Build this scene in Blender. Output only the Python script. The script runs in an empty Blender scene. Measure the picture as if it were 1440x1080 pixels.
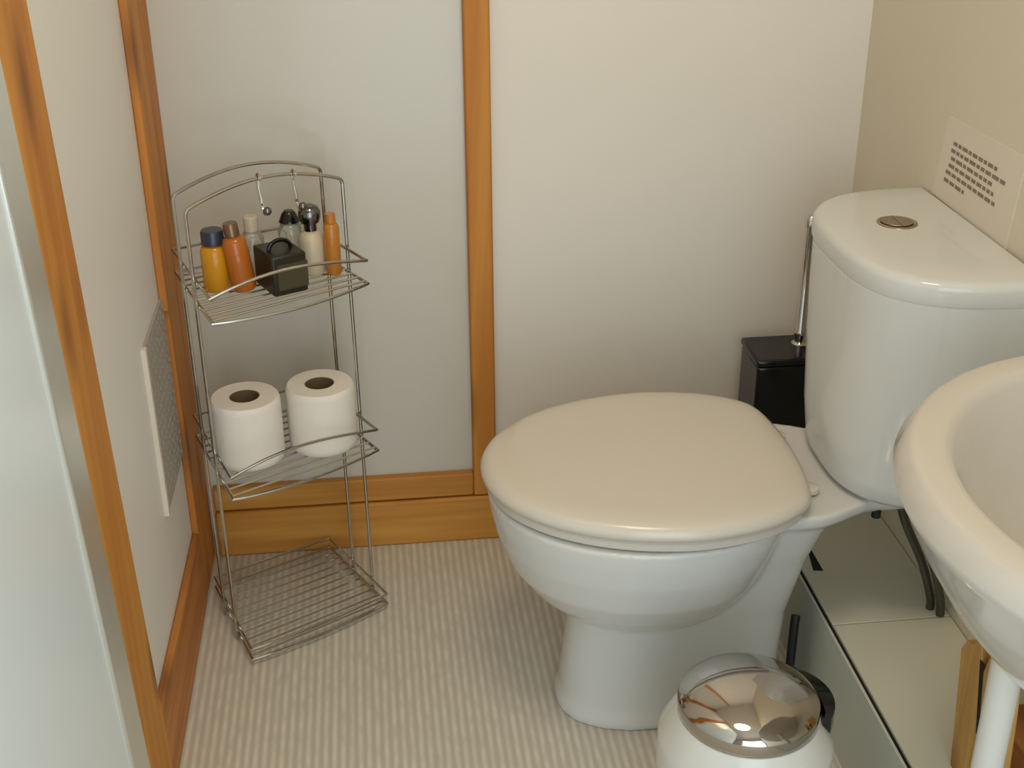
import bpy, bmesh, math, random
from mathutils import Vector, Matrix
random.seed(7)
sc = bpy.context.scene
COL = sc.collection
PI = math.pi

# ------------------------------------------------------------------ materials
def lin(r, g, b):
    f = lambda c: (c / 255 / 12.92) if c / 255 <= .04045 else ((c / 255 + .055) / 1.055) ** 2.4
    return (f(r), f(g), f(b), 1)

def new_mat(name):
    m = bpy.data.materials.new(name); m.use_nodes = True
    nt = m.node_tree
    return m, nt, nt.nodes['Principled BSDF']

def plain(name, rgb, rough=.4, metal=0, trans=0, coat=0, ior=1.5, vary=.04, scale=6, bump=0.0, spec=.5):
    m, nt, b = new_mat(name)
    tc = nt.nodes.new('ShaderNodeTexCoord')
    nz = nt.nodes.new('ShaderNodeTexNoise'); nz.inputs['Scale'].default_value = scale; nz.inputs['Detail'].default_value = 3
    nt.links.new(tc.outputs['Object'], nz.inputs['Vector'])
    mr = nt.nodes.new('ShaderNodeMapRange')
    mr.inputs['To Min'].default_value = 1 - vary; mr.inputs['To Max'].default_value = 1 + vary
    nt.links.new(nz.outputs['Fac'], mr.inputs['Value'])
    hv = nt.nodes.new('ShaderNodeHueSaturation'); hv.inputs['Color'].default_value = lin(*rgb)
    nt.links.new(mr.outputs['Result'], hv.inputs['Value'])
    nt.links.new(hv.outputs['Color'], b.inputs['Base Color'])
    b.inputs['Roughness'].default_value = rough; b.inputs['Metallic'].default_value = metal
    b.inputs['Transmission Weight'].default_value = trans; b.inputs['Coat Weight'].default_value = coat
    b.inputs['IOR'].default_value = ior; b.inputs['Specular IOR Level'].default_value = spec
    if bump:
        bp = nt.nodes.new('ShaderNodeBump'); bp.inputs['Strength'].default_value = bump; bp.inputs['Distance'].default_value = .002
        nz2 = nt.nodes.new('ShaderNodeTexNoise'); nz2.inputs['Scale'].default_value = 60
        nt.links.new(tc.outputs['Object'], nz2.inputs['Vector'])
        nt.links.new(nz2.outputs['Fac'], bp.inputs['Height']); nt.links.new(bp.outputs['Normal'], b.inputs['Normal'])
    return m

def pine(name, axis, light=(204, 140, 56), dark=(180, 110, 34), seed=0.0, rough=.6):
    m, nt, b = new_mat(name)
    tc = nt.nodes.new('ShaderNodeTexCoord'); mp = nt.nodes.new('ShaderNodeMapping')
    s = [34, 34, 34]; s[axis] = 1.6
    mp.inputs['Scale'].default_value = s; mp.inputs['Location'].default_value = (seed, seed * 1.7, seed * .6)
    nt.links.new(tc.outputs['Object'], mp.inputs['Vector'])
    nz = nt.nodes.new('ShaderNodeTexNoise'); nz.inputs['Scale'].default_value = 1.0; nz.inputs['Detail'].default_value = 5; nz.inputs['Distortion'].default_value = .6
    nt.links.new(mp.outputs['Vector'], nz.inputs['Vector'])
    cr = nt.nodes.new('ShaderNodeValToRGB')
    e = cr.color_ramp.elements
    e[0].position = .32; e[0].color = lin(*dark); e[1].position = .66; e[1].color = lin(*light)
    nt.links.new(nz.outputs['Fac'], cr.inputs['Fac'])
    # knots
    mp2 = nt.nodes.new('ShaderNodeMapping'); s2 = [9, 9, 9]; s2[axis] = 3.2
    mp2.inputs['Scale'].default_value = s2; mp2.inputs['Location'].default_value = (seed * .3 + .2, seed * .5, seed * .9)
    nt.links.new(tc.outputs['Object'], mp2.inputs['Vector'])
    vo = nt.nodes.new('ShaderNodeTexVoronoi'); vo.inputs['Scale'].default_value = 1.0
    nt.links.new(mp2.outputs['Vector'], vo.inputs['Vector'])
    mr = nt.nodes.new('ShaderNodeMapRange'); mr.inputs['From Min'].default_value = .05; mr.inputs['From Max'].default_value = .23
    mr.inputs['To Min'].default_value = .75; mr.inputs['To Max'].default_value = 0
    nt.links.new(vo.outputs['Distance'], mr.inputs['Value'])
    mx = nt.nodes.new('ShaderNodeMix'); mx.data_type = 'RGBA'
    nt.links.new(mr.outputs['Result'], mx.inputs['Factor']); nt.links.new(cr.outputs['Color'], mx.inputs['A'])
    mx.inputs['B'].default_value = lin(112, 62, 26)
    nt.links.new(mx.outputs['Result'], b.inputs['Base Color'])
    b.inputs['Roughness'].default_value = rough
    bp = nt.nodes.new('ShaderNodeBump'); bp.inputs['Strength'].default_value = .15; bp.inputs['Distance'].default_value = .001
    nt.links.new(nz.outputs['Fac'], bp.inputs['Height']); nt.links.new(bp.outputs['Normal'], b.inputs['Normal'])
    return m

def floor_mat():
    m, nt, b = new_mat('ribbed_vinyl')
    L = nt.links
    tc = nt.nodes.new('ShaderNodeTexCoord')
    mp = nt.nodes.new('ShaderNodeMapping'); mp.inputs['Scale'].default_value = (95, 30, 1)
    L.new(tc.outputs['Object'], mp.inputs['Vector'])
    nz = nt.nodes.new('ShaderNodeTexNoise'); nz.inputs['Scale'].default_value = 1; nz.inputs['Detail'].default_value = 1
    L.new(mp.outputs['Vector'], nz.inputs['Vector'])
    wv = nt.nodes.new('ShaderNodeTexWave'); wv.wave_type = 'BANDS'; wv.bands_direction = 'X'
    wv.inputs['Scale'].default_value = 27.0; wv.inputs['Distortion'].default_value = .0
    L.new(tc.outputs['Object'], wv.inputs['Vector'])
    mu = nt.nodes.new('ShaderNodeMath'); mu.operation = 'MULTIPLY'
    L.new(wv.outputs['Fac'], mu.inputs[0]); L.new(nz.outputs['Fac'], mu.inputs[1])
    cr = nt.nodes.new('ShaderNodeValToRGB'); e = cr.color_ramp.elements
    e[0].position = .05; e[0].color = lin(190, 183, 169); e[1].position = .6; e[1].color = lin(216, 210, 196)
    L.new(mu.outputs['Value'], cr.inputs['Fac'])
    L.new(cr.outputs['Color'], b.inputs['Base Color'])
    b.inputs['Roughness'].default_value = .5
    bp = nt.nodes.new('ShaderNodeBump'); bp.inputs['Strength'].default_value = .3; bp.inputs['Distance'].default_value = .001
    L.new(mu.outputs['Value'], bp.inputs['Height']); L.new(bp.outputs['Normal'], b.inputs['Normal'])
    return m

M = dict(
    wall=plain('warm_wall_paint', (226, 219, 208), .5, vary=.02, scale=2, bump=.05),
    wallr=plain('beige_side_wall_paint', (216, 207, 186), .55, vary=.03, scale=3, bump=.05),
    walll=plain('left_wall_paint', (232, 229, 224), .45, vary=.02, scale=2),
    panel=plain('glossy_grey_panel', (202, 199, 188), .2, vary=.015, scale=2),
    ceil=plain('ceiling_paint', (225, 218, 205), .7),
    pine_z=pine('pine_upright', 2), pine_z2=pine('pine_upright_dark', 2, (200, 134, 56), (176, 104, 36), 3.1),
    pine_x=pine('pine_rail', 0, (206, 150, 68), (184, 122, 44), 1.3), pine_x2=pine('pine_baseboard', 0, (206, 148, 64), (180, 116, 38), 5.2),
    pine_y=pine('pine_side_board', 1, (200, 136, 66), (172, 104, 42), 2.2),
    raw=pine('raw_wood', 2, (206, 164, 92), (168, 122, 60), 7.7, .7),
    floor=floor_mat(),
    porc=plain('white_porcelain', (212, 212, 208), .1, vary=.008),
    basin=plain('basin_porcelain', (204, 198, 188), .1, vary=.008),
    seat=plain('white_seat_plastic', (210, 203, 190), .2, vary=.008),
    chrome=plain('chrome', (205, 203, 198), .13, metal=1, vary=.03),
    chromew=plain('chrome_wire', (190, 186, 176), .2, metal=1, vary=.05),
    lidch=plain('polished_steel', (190, 184, 176), .06, metal=1, vary=.02),
    button=plain('dull_chrome', (168, 154, 132), .3, metal=.9, vary=.1, scale=120),
    alu=plain('aluminium', (226, 229, 224), .3, metal=.7, vary=.05),
    screen=plain('milky_shower_screen', (232, 244, 252), .22, vary=.015, scale=2),
    black=plain('black_gloss_plastic', (14, 14, 14), .12),
    blackm=plain('matt_black', (16, 16, 20), .5),
    tissue=plain('toilet_tissue', (232, 226, 216), .95, vary=.03, scale=40, bump=.3, spec=.1),
    card=plain('brown_card', (112, 92, 62), .9),
    dark=plain('dark_gap', (20, 18, 14), .9),
    box=plain('grey_box_paint', (206, 204, 186), .5, vary=.02),
    boxf=plain('grey_green_box_front', (196, 200, 188), .5, vary=.02),
    pvc=plain('white_pvc', (214, 212, 204), .3),
    ventw=plain('vent_white', (216, 206, 190), .5),
    ventg=plain('vent_grey', (170, 162, 152), .55),
    ventd=plain('vent_hole', (92, 84, 76), .8),
    paper=plain('white_paper', (222, 212, 196), .8, vary=.01),
    ink=plain('grey_ink', (136, 122, 106), .9),
    yellow=plain('yellow_gel', (226, 158, 26), .15, trans=.25),
    amber=plain('amber_gel', (204, 116, 40), .12, trans=.3),
    amber2=plain('ochre_gel', (206, 134, 50), .2, trans=.2),
    navy=plain('dark_blue_cap', (46, 50, 66), .25),
    brownc=plain('bronze_cap', (130, 100, 76), .25, metal=.6),
    olive=plain('black_olive_card', (34, 32, 18), .35),
    olive2=plain('olive_label', (66, 62, 36), .5),
    milk=plain('cream_plastic', (222, 208, 180), .3, trans=.2),
    clear=plain('clear_plastic', (226, 228, 214), .1, trans=.75),
    steelc=plain('dark_chrome', (120, 120, 122), .12, metal=1),
    bin=plain('white_enamel', (214, 214, 208), .22, coat=.2),
    hose=plain('braided_hose', (92, 88, 80), .35, metal=.7, vary=.3, scale=300),
)

# ------------------------------------------------------------------ mesh helpers
def B(): return bmesh.new()

def obj(name, bm, mat, parent=None, smooth=True, bevel=0, seg=2, angle=40):
    bmesh.ops.recalc_face_normals(bm, faces=bm.faces[:])
    me = bpy.data.meshes.new(name); bm.to_mesh(me); bm.free()
    o = bpy.data.objects.new(name, me); COL.objects.link(o)
    me.materials.append(M[mat] if isinstance(mat, str) else mat)
    if smooth:
        for p in me.polygons: p.use_smooth = True
        me.set_sharp_from_angle(angle=math.radians(angle))
    if bevel:
        md = o.modifiers.new('bevel', 'BEVEL'); md.width = bevel; md.segments = seg; md.limit_method = 'ANGLE'; md.angle_limit = math.radians(30)
    if parent is not None:
        o.parent = parent
        o.matrix_parent_inverse = Matrix.Translation(parent.location).inverted() if parent.type == 'EMPTY' else Matrix()
        if parent.type != 'EMPTY':
            # parent sits at the empty's frame; parts are written in world space
            o.matrix_parent_inverse = Matrix()
    return o

def part(name, bm, mat, parent, **k):
    """mesh written in world coordinates, parented without moving it"""
    o = obj(name, bm, mat, None, **k)
    o.parent = parent
    bpy.context.view_layer.update()
    o.matrix_parent_inverse = parent.matrix_world.inverted()
    return o

def thing(name, label, cat, loc=(0, 0, 0), group=None):
    o = bpy.data.objects.new(name, None); COL.objects.link(o); o.location = loc; o.empty_display_size = .05
    return tag(o, label, cat, group)

def tag(o, label, cat, group=None):
    o['label'] = label; o['category'] = cat
    if group: o['group'] = group
    return o

def struct(name, bm, mat, **k):
    o = obj(name, bm, mat, **k); o['kind'] = 'structure'; return o

def add_box(bm, x0, x1, y0, y1, z0, z1, mat4=None):
    vs = [bm.verts.new((x, y, z)) for x in (x0, x1) for y in (y0, y1) for z in (z0, z1)]
    for f in ((0, 1, 3, 2), (4, 6, 7, 5), (0, 4, 5, 1), (2, 3, 7, 6), (0, 2, 6, 4), (1, 5, 7, 3)):
        bm.faces.new([vs[i] for i in f])
    if mat4 is not None: bmesh.ops.transform(bm, matrix=mat4, verts=vs)
    return bm

def add_prism(bm, pts, off):
    a = [bm.verts.new(p) for p in pts]; b = [bm.verts.new(Vector(p) + Vector(off)) for p in pts]
    n = len(pts)
    bm.faces.new(a); bm.faces.new(b[::-1])
    for i in range(n): bm.faces.new([a[i], a[(i + 1) % n], b[(i + 1) % n], b[i]])
    return bm

def add_loft(bm, rings, cap0=True, cap1=True):
    R = [[bm.verts.new(p) for p in r] for r in rings]
    n = len(R[0])
    for a, b in zip(R, R[1:]):
        for i in range(n): bm.faces.new([a[i], a[(i + 1) % n], b[(i + 1) % n], b[i]])
    if cap0: bm.faces.new(R[0][::-1])
    if cap1: bm.faces.new(R[-1])
    return bm

def add_lathe(bm, prof, c=(0, 0, 0), n=40, m=None, cap0=True, cap1=True):
    rings = []
    for r, z in prof:
        ring = [Vector((max(r, 1e-4) * math.cos(2 * PI * i / n), max(r, 1e-4) * math.sin(2 * PI * i / n), z)) for i in range(n)]
        if m is not None: ring = [m @ v for v in ring]
        rings.append([v + Vector(c) for v in ring])
    return add_loft(bm, rings, cap0, cap1)

def add_tube(bm, pts, r, n=8, closed=False):
    P = [Vector(p) for p in pts]; N = len(P); rings = []; up = None
    for i in range(N):
        if closed: t = (P[(i + 1) % N] - P[i - 1])
        else: t = P[min(i + 1, N - 1)] - P[max(i - 1, 0)]
        t.normalize()
        if up is None:
            up = Vector((0, 0, 1)) if abs(t.z) < .9 else Vector((1, 0, 0))
        s = t.cross(up); s.normalize(); up = s.cross(t); up.normalize()
        rr = r[i] if isinstance(r, (list, tuple)) else r
        rings.append([P[i] + (s * math.cos(2 * PI * k / n) + up * math.sin(2 * PI * k / n)) * rr for k in range(n)])
    if closed:
        V = [[bm.verts.new(p) for p in ring] for ring in rings]
        for a in range(N):
            b = (a + 1) % N
            for i in range(n): bm.faces.new([V[a][i], V[a][(i + 1) % n], V[b][(i + 1) % n], V[b][i]])
        return bm
    return add_loft(bm, rings)

def smooth_path(pts, k=8):
    """Catmull-Rom through the points"""
    P = [Vector(p) for p in pts]; out = []
    for i in range(len(P) - 1):
        p0 = P[max(i - 1, 0)]; p1 = P[i]; p2 = P[i + 1]; p3 = P[min(i + 2, len(P) - 1)]
        for j in range(k):
            t = j / k
            out.append(.5 * ((2 * p1) + (p2 - p0) * t + (2 * p0 - 5 * p1 + 4 * p2 - p3) * t * t + (3 * p1 - p0 - 3 * p2 + p3) * t ** 3))
    out.append(P[-1]); return out

def fillet(pts, r, k=6):
    P = [Vector(p) for p in pts]; out = [P[0]]
    for i in range(1, len(P) - 1):
        a = (P[i - 1] - P[i]); b = (P[i + 1] - P[i]); d = min(r, a.length * .45, b.length * .45)
        s = P[i] + a.normalized() * d; e = P[i] + b.normalized() * d
        for j in range(k + 1):
            t = j / k; out.append(s * (1 - t) ** 2 + P[i] * 2 * t * (1 - t) + e * t * t)
    out.append(P[-1]); return out

def sgnpow(v, p): return math.copysign(abs(v) ** p, v)

def sup(cx, cy, z, a0, a1, b, n0=2.0, n1=2.0, N=72):
    """egg outline: front half (towards -x) semi-axis a0 exponent n0, back half a1 exponent n1, half width b"""
    out = []
    for i in range(N):
        t = 2 * PI * i / N; c, s = math.cos(t), math.sin(t)
        if c < 0: out.append(Vector((cx + a0 * sgnpow(c, 2 / n0), cy + b * sgnpow(s, 2 / n0), z)))
        else: out.append(Vector((cx + a1 * sgnpow(c, 2 / n1), cy + b * sgnpow(s, 2 / n1), z)))
    return out

def dshape(xb, cy, z, d, w, n=2.8, N=48):
    """D outline with its flat back at x = xb, depth d towards -x, half width w"""
    out = []
    for i in range(N + 1):
        t = PI / 2 + PI * i / N
        out.append(Vector((xb + d * sgnpow(math.cos(t), 2 / n), cy + w * sgnpow(math.sin(t), 2 / n), z)))
    return out

def bake(o):
    bpy.context.view_layer.update()
    dg = bpy.context.evaluated_depsgraph_get()
    me = bpy.data.meshes.new_from_object(o.evaluated_get(dg))
    o.modifiers.clear(); o.data = me
    for p in me.polygons: p.use_smooth = True
    return o

# ------------------------------------------------------------------ room shell
W = 1.04; YF = -2.35; H = 2.2
struct('floor', add_box(B(), -.9, W + .1, YF, .1, -.06, 0), 'floor', smooth=False)
struct('ceiling', add_box(B(), -.9, W + .1, YF, .1, H, H + .06), 'ceil', smooth=False)
struct('wall_back', add_box(B(), .455, W + .1, 0, .1, 0, H), 'wall', smooth=False)
struct('wall_back.001', add_box(B(), -.1, .455, 0, .1, 0, H), 'panel', smooth=False)
struct('wall_right', add_box(B(), W, W + .1, YF, 0, 0, H), 'wallr', smooth=False)
struct('wall_left', add_box(B(), -.1, -.010, -.70, 0, 0, H), 'walll', smooth=False)
bm = B()
add_box(bm, -.9, .04, YF - .1, YF, 0, H); add_box(bm, 1.0, W + .1, YF - .1, YF, 0, H)
add_box(bm, .04, 1.0, YF - .1, YF, 2.0, H)
struct('wall_front', bm, 'wall', smooth=False)

# pine trims
struct('trim_1', add_box(B(), -.010, .002, -.148, 0, .497, H), 'pine_z2', bevel=.002)          # board in the corner, upper length
struct('trim_2', add_box(B(), -.010, .000, -.139, 0, 0, .495), 'pine_z2', bevel=.002)          # lower length
struct('trim_3', add_box(B(), .436, .474, -.018, 0, .086, H), 'pine_z', bevel=.003)        # batten in the middle of the back wall
struct('trim_4', add_box(B(), .010, .436, -.016, 0, .086, .128), 'pine_x', bevel=.003)     # rail under the panel
struct('baseboard_back', add_box(B(), .010, W, -.020, 0, 0, .084), 'pine_x2', bevel=.004)
bm = B(); add_prism(bm, [(-.010, -.57, 0), (-.010, -.1395, 0), (-.010, -.1395, .124), (-.010, -.57, .138)], (.011, 0, 0))
struct('baseboard_left', bm, 'pine_y', bevel=.003)
bm = B(); add_prism(bm, [(-.010, -.556, 0), (-.010, -.655, 0), (-.010, -.905, H), (-.010, -.762, H)], (.012, 0, 0))
struct('trim_5', bm, 'pine_z', bevel=.004)                                                 # upright beside the shower screen

# shower screen on the left, in line with the left wall
t = thing('shower_screen', 'milky grey-green shower screen in an aluminium frame at far left', 'shower screen', (0, -.9, 0))
def yl(z): return -.655 - .1136 * z          # left edge of the upright
part('pane', add_prism(B(), [(-.010, yl(0) - .06, .02), (-.010, -1.75, .02), (-.010, -1.75, 2.0), (-.010, yl(2.0) - .06, 2.0)], (.008, 0, 0)), 'screen', t, smooth=False)
bm = B()
add_prism(bm, [(-.014, yl(0) - .001, 0), (-.014, yl(0) - .066, 0), (-.014, yl(2.0) - .066, 2.02), (-.014, yl(2.0) - .001, 2.02)], (.016, 0, 0))
part('frame', bm, 'alu', t, bevel=.003)
part('sill', add_box(B(), -.02, .012, -1.75, yl(0) - .07, 0, .02), 'alu', t, bevel=.003)

# ventilation grille on the left wall
t = thing('vent_grille', 'pale vent grille with small square holes low on the left wall', 'vent', (0, -.235, .39))
y0, y1, z0, z1 = -.322, -.146, .268, .517
X0 = -.0100
bm = B()
add_box(bm, X0, X0 + .006, y0, y0 + .010, z0, z1)
part('frame', bm, 'ventw', t, smooth=False)
part('backing', add_box(B(), X0, X0 + .001, y0 + .0105, y1 - .001, z0 + .001, z1 - .001), 'ventd', t, smooth=False)
bm = B()
for a in ((y0 + .0102, y1, z1 - .004, z1), (y0 + .0102, y1, z0, z0 + .004), (y1 - .003, y1, z0 + .004, z1 - .004)):
    add_box(bm, X0, X0 + .0042, *a)
ny, nz_ = 9, 15
for i in range(1, ny):
    y = y0 + .012 + (y1 - y0 - .016) * i / ny; add_box(bm, X0 + .001, X0 + .004, y - .0038, y + .0038, z0 + .0041, z1 - .0041)
for i in range(1, nz_):
    z = z0 + (z1 - z0) * i / nz_; add_box(bm, X0 + .001, X0 + .0044, y0 + .0104, y1 - .0031, z - .0036, z + .0036)
part('grid', bm, 'ventg', t, smooth=False)

# ------------------------------------------------------------------ toilet
TY = -.437
t = thing('toilet', 'white close-coupled toilet with closed lid against the right wall', 'toilet', (.7, TY, 0))
bm = B()
bowl = [  # z, front x, back x, half width
    (.160, .545, .700, .062), (.167, .522, .725, .084), (.180, .500, .745, .104), (.205, .475, .765, .126), (.240, .450, .785, .148),
    (.285, .433, .800, .165), (.320, .425, .812, .174), (.345, .422, .818, .178)]
rings = []
for z, xf, xb, w in bowl:
    cx = xf + (xb - xf) * .52
    rings.append(sup(cx, TY, z, cx - xf, xb - cx, w, 2.0, 2.4))
add_loft(bm, rings)
ped = [(0, .512, .816, .088), (.012, .512, .816, .088), (.03, .518, .816, .083), (.09, .524, .818, .078), (.16, .532, .822, .078), (.25, .56, .84, .092), (.33, .60, .86, .118)]
rings = []
for z, xf, xb, w in ped:
    cx = xf + .13
    rings.append(sup(cx, TY, z, cx - xf, xb - cx, w, 2.3, 5))
add_loft(bm, rings)
side = smooth_path([(.66, .10, 0), (.70, .118, 0), (.76, .128, 0), (.82, .129, 0), (.855, .118, 0), (.885, .103, 0), (.92, .092, 0), (1.036, .088, 0)], 6)
slab = [(p.x, p.y) for p in side] + [(p.x, -p.y) for p in reversed(side)]
add_loft(bm, [[Vector((x if k > .9 else .80 + (x - .80) * k, TY + w * k, z)) for x, w in slab] for z, k in ((.316, .74), (.326, .9), (.337, .985), (.352, 1.0))])
pan = part('pan', bm, 'porc', t)
md = pan.modifiers.new('r', 'REMESH'); md.mode = 'VOXEL'; md.voxel_size = .0035; md.use_smooth_shade = True
md = pan.modifiers.new('s', 'SMOOTH'); md.iterations = 7; md.factor = .5
bake(pan)

def lid_outline(z, k=0.0):
    half = [(.660 - .246 * math.sin(a), .186 * math.cos(a) ** .98) for a in [PI / 2 - PI / 2 * i / 24 for i in range(25)]]
    back = smooth_path([(.59, .181, 0), (.660, .186, 0), (.735, .173, 0), (.785, .148, 0), (.811, .118, 0), (.822, .06, 0), (.825, 0, 0), (.822, -.06, 0)], 6)[6:-6]
    half = half + [(p.x, p.y) for p in back[1:]]
    full = [(x, w) for x, w in half] + [(x, -w) for x, w in half[-2:0:-1]]
    n = len(full); out = []
    for i in range(n):
        p = Vector(full[i]); d = Vector(full[(i + 1) % n]) - Vector(full[i - 1]); d.normalize()
        out.append(Vector((p.x - k * -d.y * -1 if False else p.x + d.y * k * 1.0, TY + p.y - d.x * k, z)))
    return out
NL = len(lid_outline(0))
add = lambda zs: add_loft(B(), [lid_outline(z, k) for z, k in zs])
# seat ring
bm = B()
o1 = [lid_outline(z, k) for z, k in ((.3465, .012), (.350, .008), (.358, .008), (.362, .012))]
i1 = [lid_outline(z, k) for z, k in ((.362, .068), (.358, .073), (.350, .073), (.3465, .068))]
rg = o1 + i1
V = [[bm.verts.new(p) for p in r] for r in rg]
for a in range(len(V)):
    b = (a + 1) % len(V)
    for i in range(NL): bm.faces.new([V[a][i], V[a][(i + 1) % NL], V[b][(i + 1) % NL], V[b][i]])
part('seat', bm, 'seat', t)
part('lid', add([(.364, .016), (.3648, .004), (.368, .0005), (.374, 0), (.380, .003), (.3845, .009), (.3868, .018), (.388, .032), (.3885, .045)]), 'seat', t, angle=60)
for s in (-1, 1):
    bm = B(); add_lathe(bm, [(.0, .356), (.012, .356), (.012, .362), (.010, .3635), (0, .3635)], (.826, TY + s * .07, 0), 24)
    part('hinge', bm, 'seat', t)
# cistern
CY = -.425
cis = [(.350, .160, .124, 2.8), (.354, .171, .136, 2.9), (.364, .177, .144, 3.0), (.385, .180, .149, 2.9), (.42, .182, .154, 2.9), (.50, .185, .164, 2.9), (.58, .187, .172, 2.9), (.637, .187, .176, 2.9)]
part('cistern', add_loft(B(), [dshape(1.036, CY + (-.012 if z < .4 else -.006), z, d, w, n) for z, d, w, n in cis]), 'porc', t, angle=50)
lidp = [(.634, .000), (.6355, .002), (.639, .0035), (.657, .0035), (.662, .002), (.6655, -.002), (.667, -.007), (.668, -.05), (.668, -.10)]
lid = part('cistern_lid', add_loft(B(), [dshape(1.036, CY, z, .182 + k, .179 + k, 3.0) for z, k in lidp]), 'porc', t, angle=50)
bx, by = .947, -.392
b_ = part('flush_button', add_lathe(B(), [(.0255, .667), (.025, .6690), (.0225, .6698), (.021, .6690), (.0, .6690)], (bx, by, 0), 40), 'button', lid)
for sgn in (-1, 1):
    bm = B()
    pts = [(bx + .0006 * sgn + .019 * math.sin(a) * sgn, by + .019 * math.cos(a), .6696) for a in [PI * i / 16 for i in range(17)]]
    add_prism(bm, pts, (0, 0, .0014)); part('push_plate', bm, 'button', b_, bevel=.0006)
bm = B(); add_tube(bm, [(.915, -.516, .316), (.915, -.516, .356)], .006, 12); part('fixing_bolt', bm, 'blackm', t)
for pts in ([(.952, -.493, .352), (.962, -.497, .30), (.998, -.494, .225), (1.016, -.498, .17), (1.018, -.498, .1512)],
            [(.957, -.524, .356), (.966, -.530, .31), (1.000, -.524, .238), (1.022, -.515, .175), (1.025, -.515, .1512)]):
    part('flexible_hose', add_tube(B(), smooth_path(pts, 8), .0058, 10), 'hose', t)

# black rod added to draw the shaded gap between the pedestal and the boxing
tag(obj('dark_gap_rod', add_tube(B(), [(.834, -.486, .0005), (.834, -.486, .128), (.837, -.480, .142)], .0062, 12), 'blackm'), 'narrow black rod standing in for the dark gap between toilet pedestal and grey boxing', 'dark gap')

# ------------------------------------------------------------------ boxing along the right wall
BZ = .15
t = thing('pipe_boxing', 'low grey painted boxing running along the right wall behind toilet', 'boxing', (.96, -.9, 0))
part('front_panel', add_box(B(), .8665, .8700, -1.9, -.145, 0, BZ - .001), 'boxf', t, smooth=False)
part('top_panel', add_box(B(), .8757, W - .001, -.5165, -.145, BZ - .012, BZ), 'box', t, bevel=.001)
part('top_panel', add_box(B(), .8757, W - .001, -1.9, -.5185, BZ - .012, BZ), 'box', t, bevel=.001)
part('gap_filler', add_box(B(), .8702, .8755, -1.9, -.145, .02, BZ - .004), 'dark', t, smooth=False)
part('inner_batten', add_box(B(), .90, 1.03, -.54, -.50, .10, BZ - .013), 'dark', t, smooth=False)
part('cutout', add_prism(B(), [(.904, -.307, BZ + .0002), (.904, -.393, BZ + .0002), (.890, -.391, BZ + .0002)], (0, 0, .0006)), 'dark', t, smooth=False)
# rough wood under the basin
wd = thing('wood_offcut', 'splintered light wood offcut standing on grey boxing beside white waste pipe', 'wood', (.935, -.81, BZ))
bm = B()
add_prism(bm, [(.92, -.790, BZ), (.92, -.872, BZ), (.92, -.858, .295), (.92, -.845, .352), (.92, -.832, .345), (.92, -.820, .302), (.92, -.806, .345), (.92, -.792, .322), (.92, -.778, .318), (.92, -.769, .300), (.92, -.781, .215)], (.026, 0, 0))
part('stick', bm, 'raw', wd, smooth=False, bevel=.001)
for a in ([(-.812, .318), (-.821, .318), (-.836, .235), (-.831, .232)], [(-.838, .325), (-.850, .318), (-.856, .262), (-.850, .258)]):
    bm = B(); add_prism(bm, [(.9195, y, z) for y, z in a], (.001, 0, 0)); part('crack', bm, 'dark', wd, smooth=False)
bm = B(); add_box(bm, .975, 1.036, -.98, -.760, BZ, .205)
o = obj('wood_block', bm, 'pine_y', bevel=.002); tag(o, 'orange pine block on the boxing behind the white waste pipe', 'wood')

# ------------------------------------------------------------------ washbasin
BXC, BYC = .98, -1.03
def bas(z, a, b, n=2.0):
    N = 72; out = []
    for i in range(N + 1):
        th = PI / 2 + PI * i / N
        out.append(Vector((min(W - .002, BXC + a * sgnpow(math.cos(th), 2 / n)), BYC + b * sgnpow(math.sin(th), 2 / n), z)))
    out.append(Vector((W - .002, BYC - b, z))); out.append(Vector((W - .002, BYC + b, z)))
    return out
def basi(z, a, b):
    """inner bowl: closed ellipse that stays off the wall"""
    N = 72; out = []; cx = BXC
    for i in range(N + 1):
        th = PI / 2 + PI * i / N
        out.append(Vector((cx + a * math.cos(th), BYC + b * math.sin(th), z)))
    out.append(Vector((cx + .004, BYC - b, z))); out.append(Vector((cx + .004, BYC + b, z)))
    return out
bm = B()
outer = [(.478, .15, .10), (.482, .160, .12), (.50, .178, .15), (.54, .210, .20), (.585, .237, .243), (.612, .250, .262), (.626, .257, .273), (.634, .2615, .279), (.640, .2625, .280), (.6555, .2515, .2695), (.6585, .2485, .2665), (.660, .244, .262)]
inner = [(.660, .224, .242), (.658, .218, .236), (.650, .212, .230), (.625, .202, .22), (.58, .178, .19), (.54, .14, .17), (.52, .08, .10), (.515, .03, .03)]
add_loft(bm, [bas(z, a, b) for z, a, b in outer] + [basi(z, a, b) for z, a, b in inner])
t = thing('washbasin', 'white oval washbasin on the right wall, cut by the photo edge', 'washbasin', (W, BYC, .5))
part('basin', bm, 'basin', t, angle=60)
bm = B(); add_tube(bm, [(.845, -.985, .155), (.845, -.985, .52)], .0145, 20)
part('waste_pipe', bm, 'pvc', t)

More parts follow.
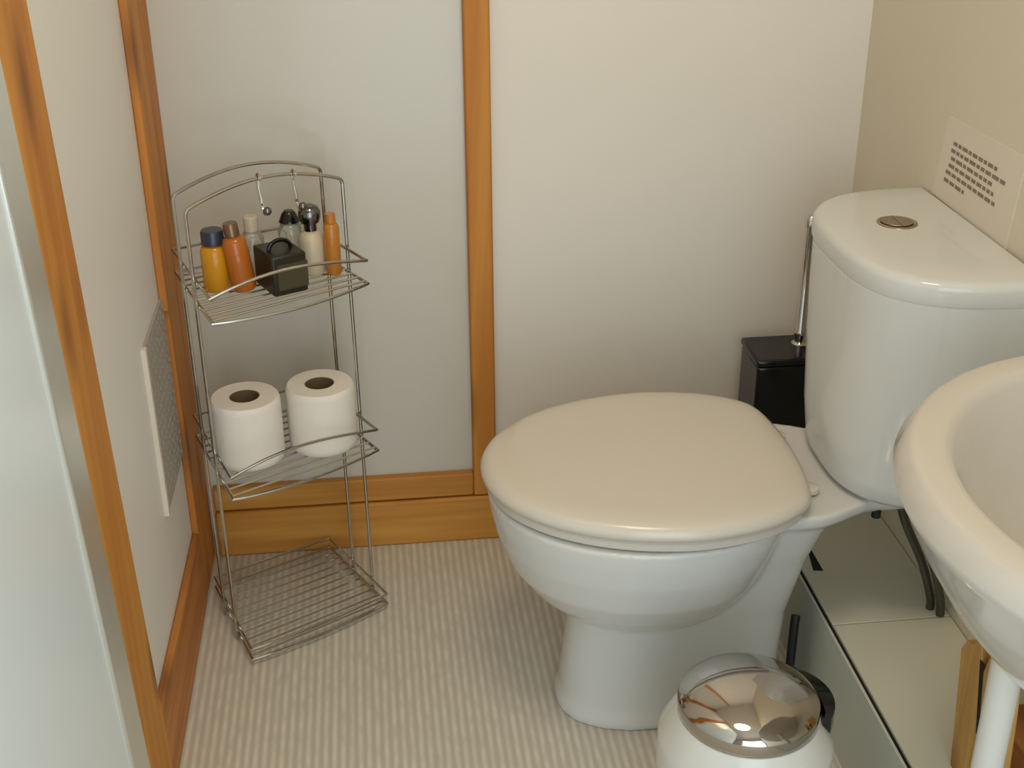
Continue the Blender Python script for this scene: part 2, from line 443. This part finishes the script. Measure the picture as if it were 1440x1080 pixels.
# ------------------------------------------------------------------ notice on the wall
t = thing('notice', 'small white notice with lines of print on the right wall above cistern', 'notice', (W, -.39, .72))
P00 = Vector((W - .0012, -.300, .777)); P10 = Vector((W - .0012, -.512, .782)); P01 = Vector((W - .0012, -.281, .668)); P11 = Vector((W - .0012, -.496, .664))
def pp(u, v, dx=0): return (P00 * (1 - u) + P10 * u) * (1 - v) + (P01 * (1 - u) + P11 * u) * v + Vector((dx, 0, 0))
part('sheet', add_prism(B(), [pp(0, 0), pp(1, 0), pp(1, 1), pp(0, 1)], (.0012, 0, 0)), 'paper', t, smooth=False)
bm = B()
for k, (v, ua, ub) in enumerate(((.27, .14, .74), (.36, .13, .84), (.45, .15, .72), (.54, .14, .74), (.63, .12, .78), (.73, .12, .40))):
    u = ua
    while u < ub - .02:
        w = random.uniform(.035, .085); e = min(u + w, ub)
        add_prism(bm, [pp(u, v - .021, -.0004), pp(e, v - .021, -.0004), pp(e, v + .021, -.0004), pp(u, v + .021, -.0004)], (.0003, 0, 0))
        u = e + .016
part('print', bm, 'ink', t, smooth=False)

# ------------------------------------------------------------------ toilet brush
t = thing('toilet_brush', 'toilet brush with chrome handle in a black square holder by cistern', 'toilet brush', (.916, -.085, 0))
hm = Matrix.Translation((.916, -.088, 0))
bm = B(); add_box(bm, -.048, .048, -.045, .045, 0, .350, hm); part('holder', bm, 'black', t, bevel=.004)
bm = B(); add_box(bm, -.050, .050, -.047, .047, .350, .362, hm); part('holder_rim', bm, 'black', t, bevel=.004)
bm = B(); add_lathe(bm, [(.0, .362), (.013, .362), (.013, .368), (.008, .371), (.0075, .378), (.010, .382), (.010, .389), (.0075, .392), (.0075, .556), (.009, .559), (.009, .572), (.006, .576), (0, .576)], (.947, -.088, 0), 20)
part('handle', bm, 'chrome', t)

# ------------------------------------------------------------------ pedal bin
BC = Vector((.681, -.767, 0))
t = thing('pedal_bin', 'small white pedal bin with domed chrome lid in front of toilet', 'bin', BC)
part('body', add_lathe(B(), [(.0, 0), (.094, 0), (.098, .004), (.0985, .196), (.097, .202), (.088, .219), (.080, .2355), (.0, .2355)], BC, 64), 'bin', t, angle=50)
tm = Matrix.Rotation(math.radians(0), 3, 'X')
part('lid', add_lathe(B(), [(.0, .2365), (.078, .2365), (.079, .239), (.079, .251), (.0785, .253), (.0755, .256), (.072, .2595), (.0675, .263), (.06, .267), (.045, .2725), (.03, .276), (.015, .278), (0, .2785)], BC, 64), 'lidch', t, angle=60)
bm = B()
a0 = math.radians(10)
arc = [(BC.x + .087 * math.cos(a), BC.y + .087 * math.sin(a)) for a in [math.radians(-22) + math.radians(62) * i / 12 for i in range(13)]]
rings = []
for i, (x, y) in enumerate(arc):
    w = .010 * math.sin(PI * (i + .6) / 13.2) + .003; c = Vector((x - BC.x, y - BC.y, 0)).normalized()
    p = Vector((x, y, 0))
    rings.append([p - c * w + Vector((0, 0, .232)), p + c * w + Vector((0, 0, .222)), p + c * w + Vector((0, 0, .243)), p - c * w * .6 + Vector((0, 0, .250))])
add_loft(bm, rings); part('hinge', bm, 'black', t, angle=30)
bm = B(); add_box(bm, -.022, .022, -.135, -.09, .008, .014, Matrix.Translation(BC)); part('pedal', bm, 'black', t, bevel=.003)

# ------------------------------------------------------------------ wire rack
A_ = math.radians(26.7); U = Vector((math.cos(A_), math.sin(A_), 0)); Vv = Vector((-math.sin(A_), math.cos(A_), 0))
RC = Vector((.150, -.163, 0)); HW, HD = .108, .0895
RA, RB, RCc, RD = [Vector((x, y, 0)) for x, y in ((.013, -.120), (.084, -.316), (.283, -.199), (.192, -.028))]   # shelf corners
def rk(u, v, z):
    a = (u + HW) / (2 * HW); b = (v + HD) / (2 * HD)
    return (RB * (1 - a) + RCc * a) * (1 - b) + (RA * (1 - a) + RD * a) * b + Vector((0, 0, z))
t = thing('wire_rack', 'three-tier chrome wire shelf rack standing in the back left corner', 'rack', RC)
def shelf(z, rail_dz, wave, bow):
    n = 14
    bw = lambda s: bow * math.sin(PI * s)
    front = [rk(-HW + 2 * HW * i / n, -HD - bw(i / n), z) for i in range(n + 1)]
    bm = B()
    add_tube(bm, front + [rk(HW, HD, z), rk(-HW, HD, z)], .0024, 8, closed=True)
    for k in range(1, 11):
        v = HD - (2 * HD) * k / 10.5
        add_tube(bm, [rk(-HW, v, z + .001), rk(HW, v, z + .001)], .0016, 6)
    for u in ():
        add_tube(bm, [rk(u, -HD - bw((u + HW) / 2 / HW), z - .0025), rk(u, HD, z - .0025)], .0014, 6)
    s = part('shelf', bm, 'chromew', t)
    fr = [rk(-HW + 2 * HW * i / n, -HD - bw(i / n) * .6, z + rail_dz + wave * math.sin(PI * (i / n) ** .85)) for i in range(n + 1)]
    bm = B(); add_tube(bm, fr + [rk(HW, HD, z + rail_dz), rk(-HW, HD, z + rail_dz)], .0023, 8, closed=True)
    part('rail', bm, 'chromew', s)
shelf(.010, .018, 0, .006)
shelf(.283, .034, .020, .012)
shelf(.545, .034, .020, .016)
for v in (.032, -.028):
    e = HW + .0042
    top = [rk(-e, v, .002), rk(-e, v, .677)] + [rk(-e + 2 * e * i / 16, v, .677 + .024 * math.sin(PI * i / 16) ** .9) for i in range(1, 16)] + [rk(e, v, .677), rk(e, v - .012, .002)]
    bm = B(); add_tube(bm, fillet(top, .010, 3), .0026, 8)
    part('upright_hoop', bm, 'chromew', t)

# hooks hanging on the front hoop
for u, lab in ((-.008, 'left of the two chrome hooks hanging from the wire rack top'), (.042, 'right of the two chrome hooks hanging from the wire rack top')):
    s = (u + HW) / (2 * HW); zt = .677 + .024 * math.sin(PI * s) ** .9
    h = thing('hook', lab, 'hook', rk(u, -.028, zt), 'hooks on the rack top')
    pth = [rk(u, -.028 + .0052 * math.cos(a), zt + .0052 * math.sin(a)) for a in [math.radians(200 - 24 * i) for i in range(9)]]
    pth += [rk(u, -.023, zt - .012), rk(u, -.029, zt - .03), rk(u, -.031, zt - .040), rk(u, -.038, zt - .046), rk(u, -.046, zt - .042)]
    part('wire', add_tube(B(), smooth_path(pth, 4), .0023, 8), 'chrome', h)
    bm = B(); bmesh.ops.create_uvsphere(bm, u_segments=16, v_segments=10, radius=.0058, matrix=Matrix.Translation(rk(u, -.048, zt - .039)))
    part('ball_end', bm, 'steelc', h)

# toilet rolls on the middle shelf
def roll(loc, rz, label):
    h = thing('toilet_roll', label, 'toilet roll', loc, 'toilet rolls on the middle shelf')
    bm = B()
    prof = [(.0215, 0), (.047, 0), (.0495, .003), (.050, .01), (.050, .088), (.0490, .094), (.0465, .0975), (.0215, .0975)]
    n = 64; rings = []
    for r, z in prof:
        rings.append([Vector(loc) + Vector((r * math.cos(2 * PI * i / n), r * math.sin(2 * PI * i / n), z)) for i in range(n)])
    V = [[bm.verts.new(p) for p in r] for r in rings]
    for a in range(len(V)):
        b = (a + 1) % len(V)
        for i in range(n): bm.faces.new([V[a][i], V[a][(i + 1) % n], V[b][(i + 1) % n], V[b][i]])
    part('paper', bm, 'tissue', h, angle=50)
    bm = B(); rings = [(.0213, .0), (.0213, .0965), (.0198, .0965), (.0198, .0)]
    V = [[bm.verts.new(Vector(loc) + Vector((r * math.cos(2 * PI * i / n), r * math.sin(2 * PI * i / n), z))) for i in range(n)] for r, z in rings]
    for a in range(4):
        b = (a + 1) % 4
        for i in range(n): bm.faces.new([V[a][i], V[a][(i + 1) % n], V[b][(i + 1) % n], V[b][i]])
    part('core', bm, 'card', h)
SZ = .2855
roll((.099, -.197, SZ), 0, 'white toilet roll on the middle rack shelf, nearer the left wall')
roll((.204, -.168, SZ), 0, 'white toilet roll on the middle rack shelf, farther from the left wall')

# toiletries on the top shelf
TZ = .5475
def bottle(name, label, loc, body, bmat, cap, cmat, tilt=None, extra=None, sq=None):
    h = thing(name, label, 'bottle', loc, None)
    m = Matrix.Rotation(tilt[0], 3, tilt[1]) if tilt else None
    def mk(prof):
        bm = B(); add_lathe(bm, prof, loc, 28, m); return bm
    part('body', mk(body), bmat, h, angle=50)
    part('cap', mk(cap), cmat, h, angle=40)
    return h
bottle('shower_gel_bottle', 'yellow gel bottle with dark blue cap at left of top shelf', (.080, -.198, TZ),
       [(0, 0), (.016, 0), (.0185, .003), (.0185, .055), (.016, .062), (.009, .066), (0, .066)], 'yellow',
       [(0, .066), (.0155, .066), (.0155, .082), (.014, .085), (0, .085)], 'navy')
bottle('shampoo_bottle', 'amber brown bottle leaning against the yellow bottle on top shelf', (.117, -.207, TZ + .0022),
       [(0, 0), (.0145, 0), (.0165, .003), (.0165, .068), (.014, .074), (.008, .077), (0, .077)], 'amber',
       [(0, .077), (.010, .077), (.010, .093), (.009, .095), (0, .095)], 'brownc', tilt=(math.radians(-7), 'Y'))
h = thing('toiletry_box', 'black square toiletry box with curved handle at the front of top rack shelf', 'box', (.166, -.200, TZ))
rm = Matrix.Translation((.166, -.200, TZ)) @ Matrix.Rotation(A_, 4, 'Z')
part('body', add_box(B(), -.025, .025, -.033, .031, 0, .056, rm), 'olive', h, bevel=.003)
part('label', add_box(B(), -.018, .0255, -.0336, -.0330, .008, .044, rm), 'olive2', h, smooth=False)
bm = B(); add_tube(bm, [rm @ Vector((.016 * math.cos(a), -.004, .0555 + .013 * math.sin(a))) for a in [PI * i / 12 for i in range(13)]], .003, 8)
part('handle', bm, 'black', h)
bottle('lotion_bottle', 'cream white bottle with round chrome cap on top shelf', (.208, -.150, TZ),
       [(0, 0), (.016, 0), (.018, .003), (.018, .050), (.015, .058), (.009, .062), (0, .062)], 'milk',
       [(0, .062), (.009, .062), (.009, .072), (.013, .074), (.0155, .081), (.0155, .089), (.012, .096), (.006, .099), (0, .0995)], 'steelc')
bottle('oil_bottle', 'slim ochre orange bottle at the right end of top shelf', (.2365, -.160, TZ),
       [(0, 0), (.0095, 0), (.011, .002), (.011, .068), (.009, .073), (.006, .075), (0, .075)], 'amber2',
       [(0, .075), (.007, .075), (.007, .088), (0, .088)], 'amber2')
bottle('mouthwash_bottle', 'clear bottle with black cap at the back of top shelf', (.178, -.120, TZ),
       [(0, 0), (.015, 0), (.017, .003), (.017, .055), (.013, .063), (.008, .066), (0, .066)], 'clear',
       [(0, .066), (.015, .066), (.010, .078), (.006, .082), (0, .082)], 'black')
bottle('bath_foam_bottle', 'clear bottle with grey cap behind the amber bottle on top shelf', (.128, -.155, TZ),
       [(0, 0), (.014, 0), (.016, .003), (.016, .056), (.012, .064), (.008, .067), (0, .067)], 'clear',
       [(0, .067), (.010, .067), (.010, .086), (.008, .088), (0, .088)], 'milk')

# ------------------------------------------------------------------ light
def area(name, loc, aim, sx, sy, power, rgb, shape='RECTANGLE'):
    l = bpy.data.lights.new(name, 'AREA'); l.shape = shape; l.size = sx; l.size_y = sy; l.energy = power; l.color = rgb
    o = bpy.data.objects.new(name, l); COL.objects.link(o); o.location = loc
    d = Vector(aim) - Vector(loc); o.rotation_euler = d.to_track_quat('-Z', 'Y').to_euler(); return o
area('doorway_daylight', (.52, YF + .01, 1.0), (.52, 0, 1.0), .94, 1.96, 13.5, (.83, .94, 1.0))
area('ceiling_lamp', (.44, -1.10, H - .03), (.44, -1.10, 0), .50, .50, 7.4, (1.0, .82, .58), 'DISK')
w = bpy.data.worlds.new('world'); sc.world = w; w.use_nodes = True
w.node_tree.nodes['Background'].inputs['Color'].default_value = (.72, .84, 1.0, 1)
w.node_tree.nodes['Background'].inputs['Strength'].default_value = .3

# ------------------------------------------------------------------ camera
R = [[0.9935428, -0.0562179, 0.0985509], [-0.1132253, -0.4356713, 0.8929561], [-0.0072643, -0.8983485, -0.4392233]]
C = [0.297084, -1.868529, 1.2]
cam = bpy.data.cameras.new('camera'); co = bpy.data.objects.new('camera', cam); COL.objects.link(co)
cam.sensor_width = 36; cam.lens = 36 * 1813.9 / 1440; cam.clip_start = .02
mw = Matrix(((R[0][0], -R[0][1], -R[0][2], C[0]), (R[1][0], -R[1][1], -R[1][2], C[1]), (R[2][0], -R[2][1], -R[2][2], C[2]), (0, 0, 0, 1)))
co.matrix_world = mw
sc.camera = co
sc.view_settings.view_transform = 'Standard'; sc.view_settings.look = 'None'; sc.view_settings.gamma = 1
sc.view_settings.use_curve_mapping = False; sc.view_settings.exposure = 0.17
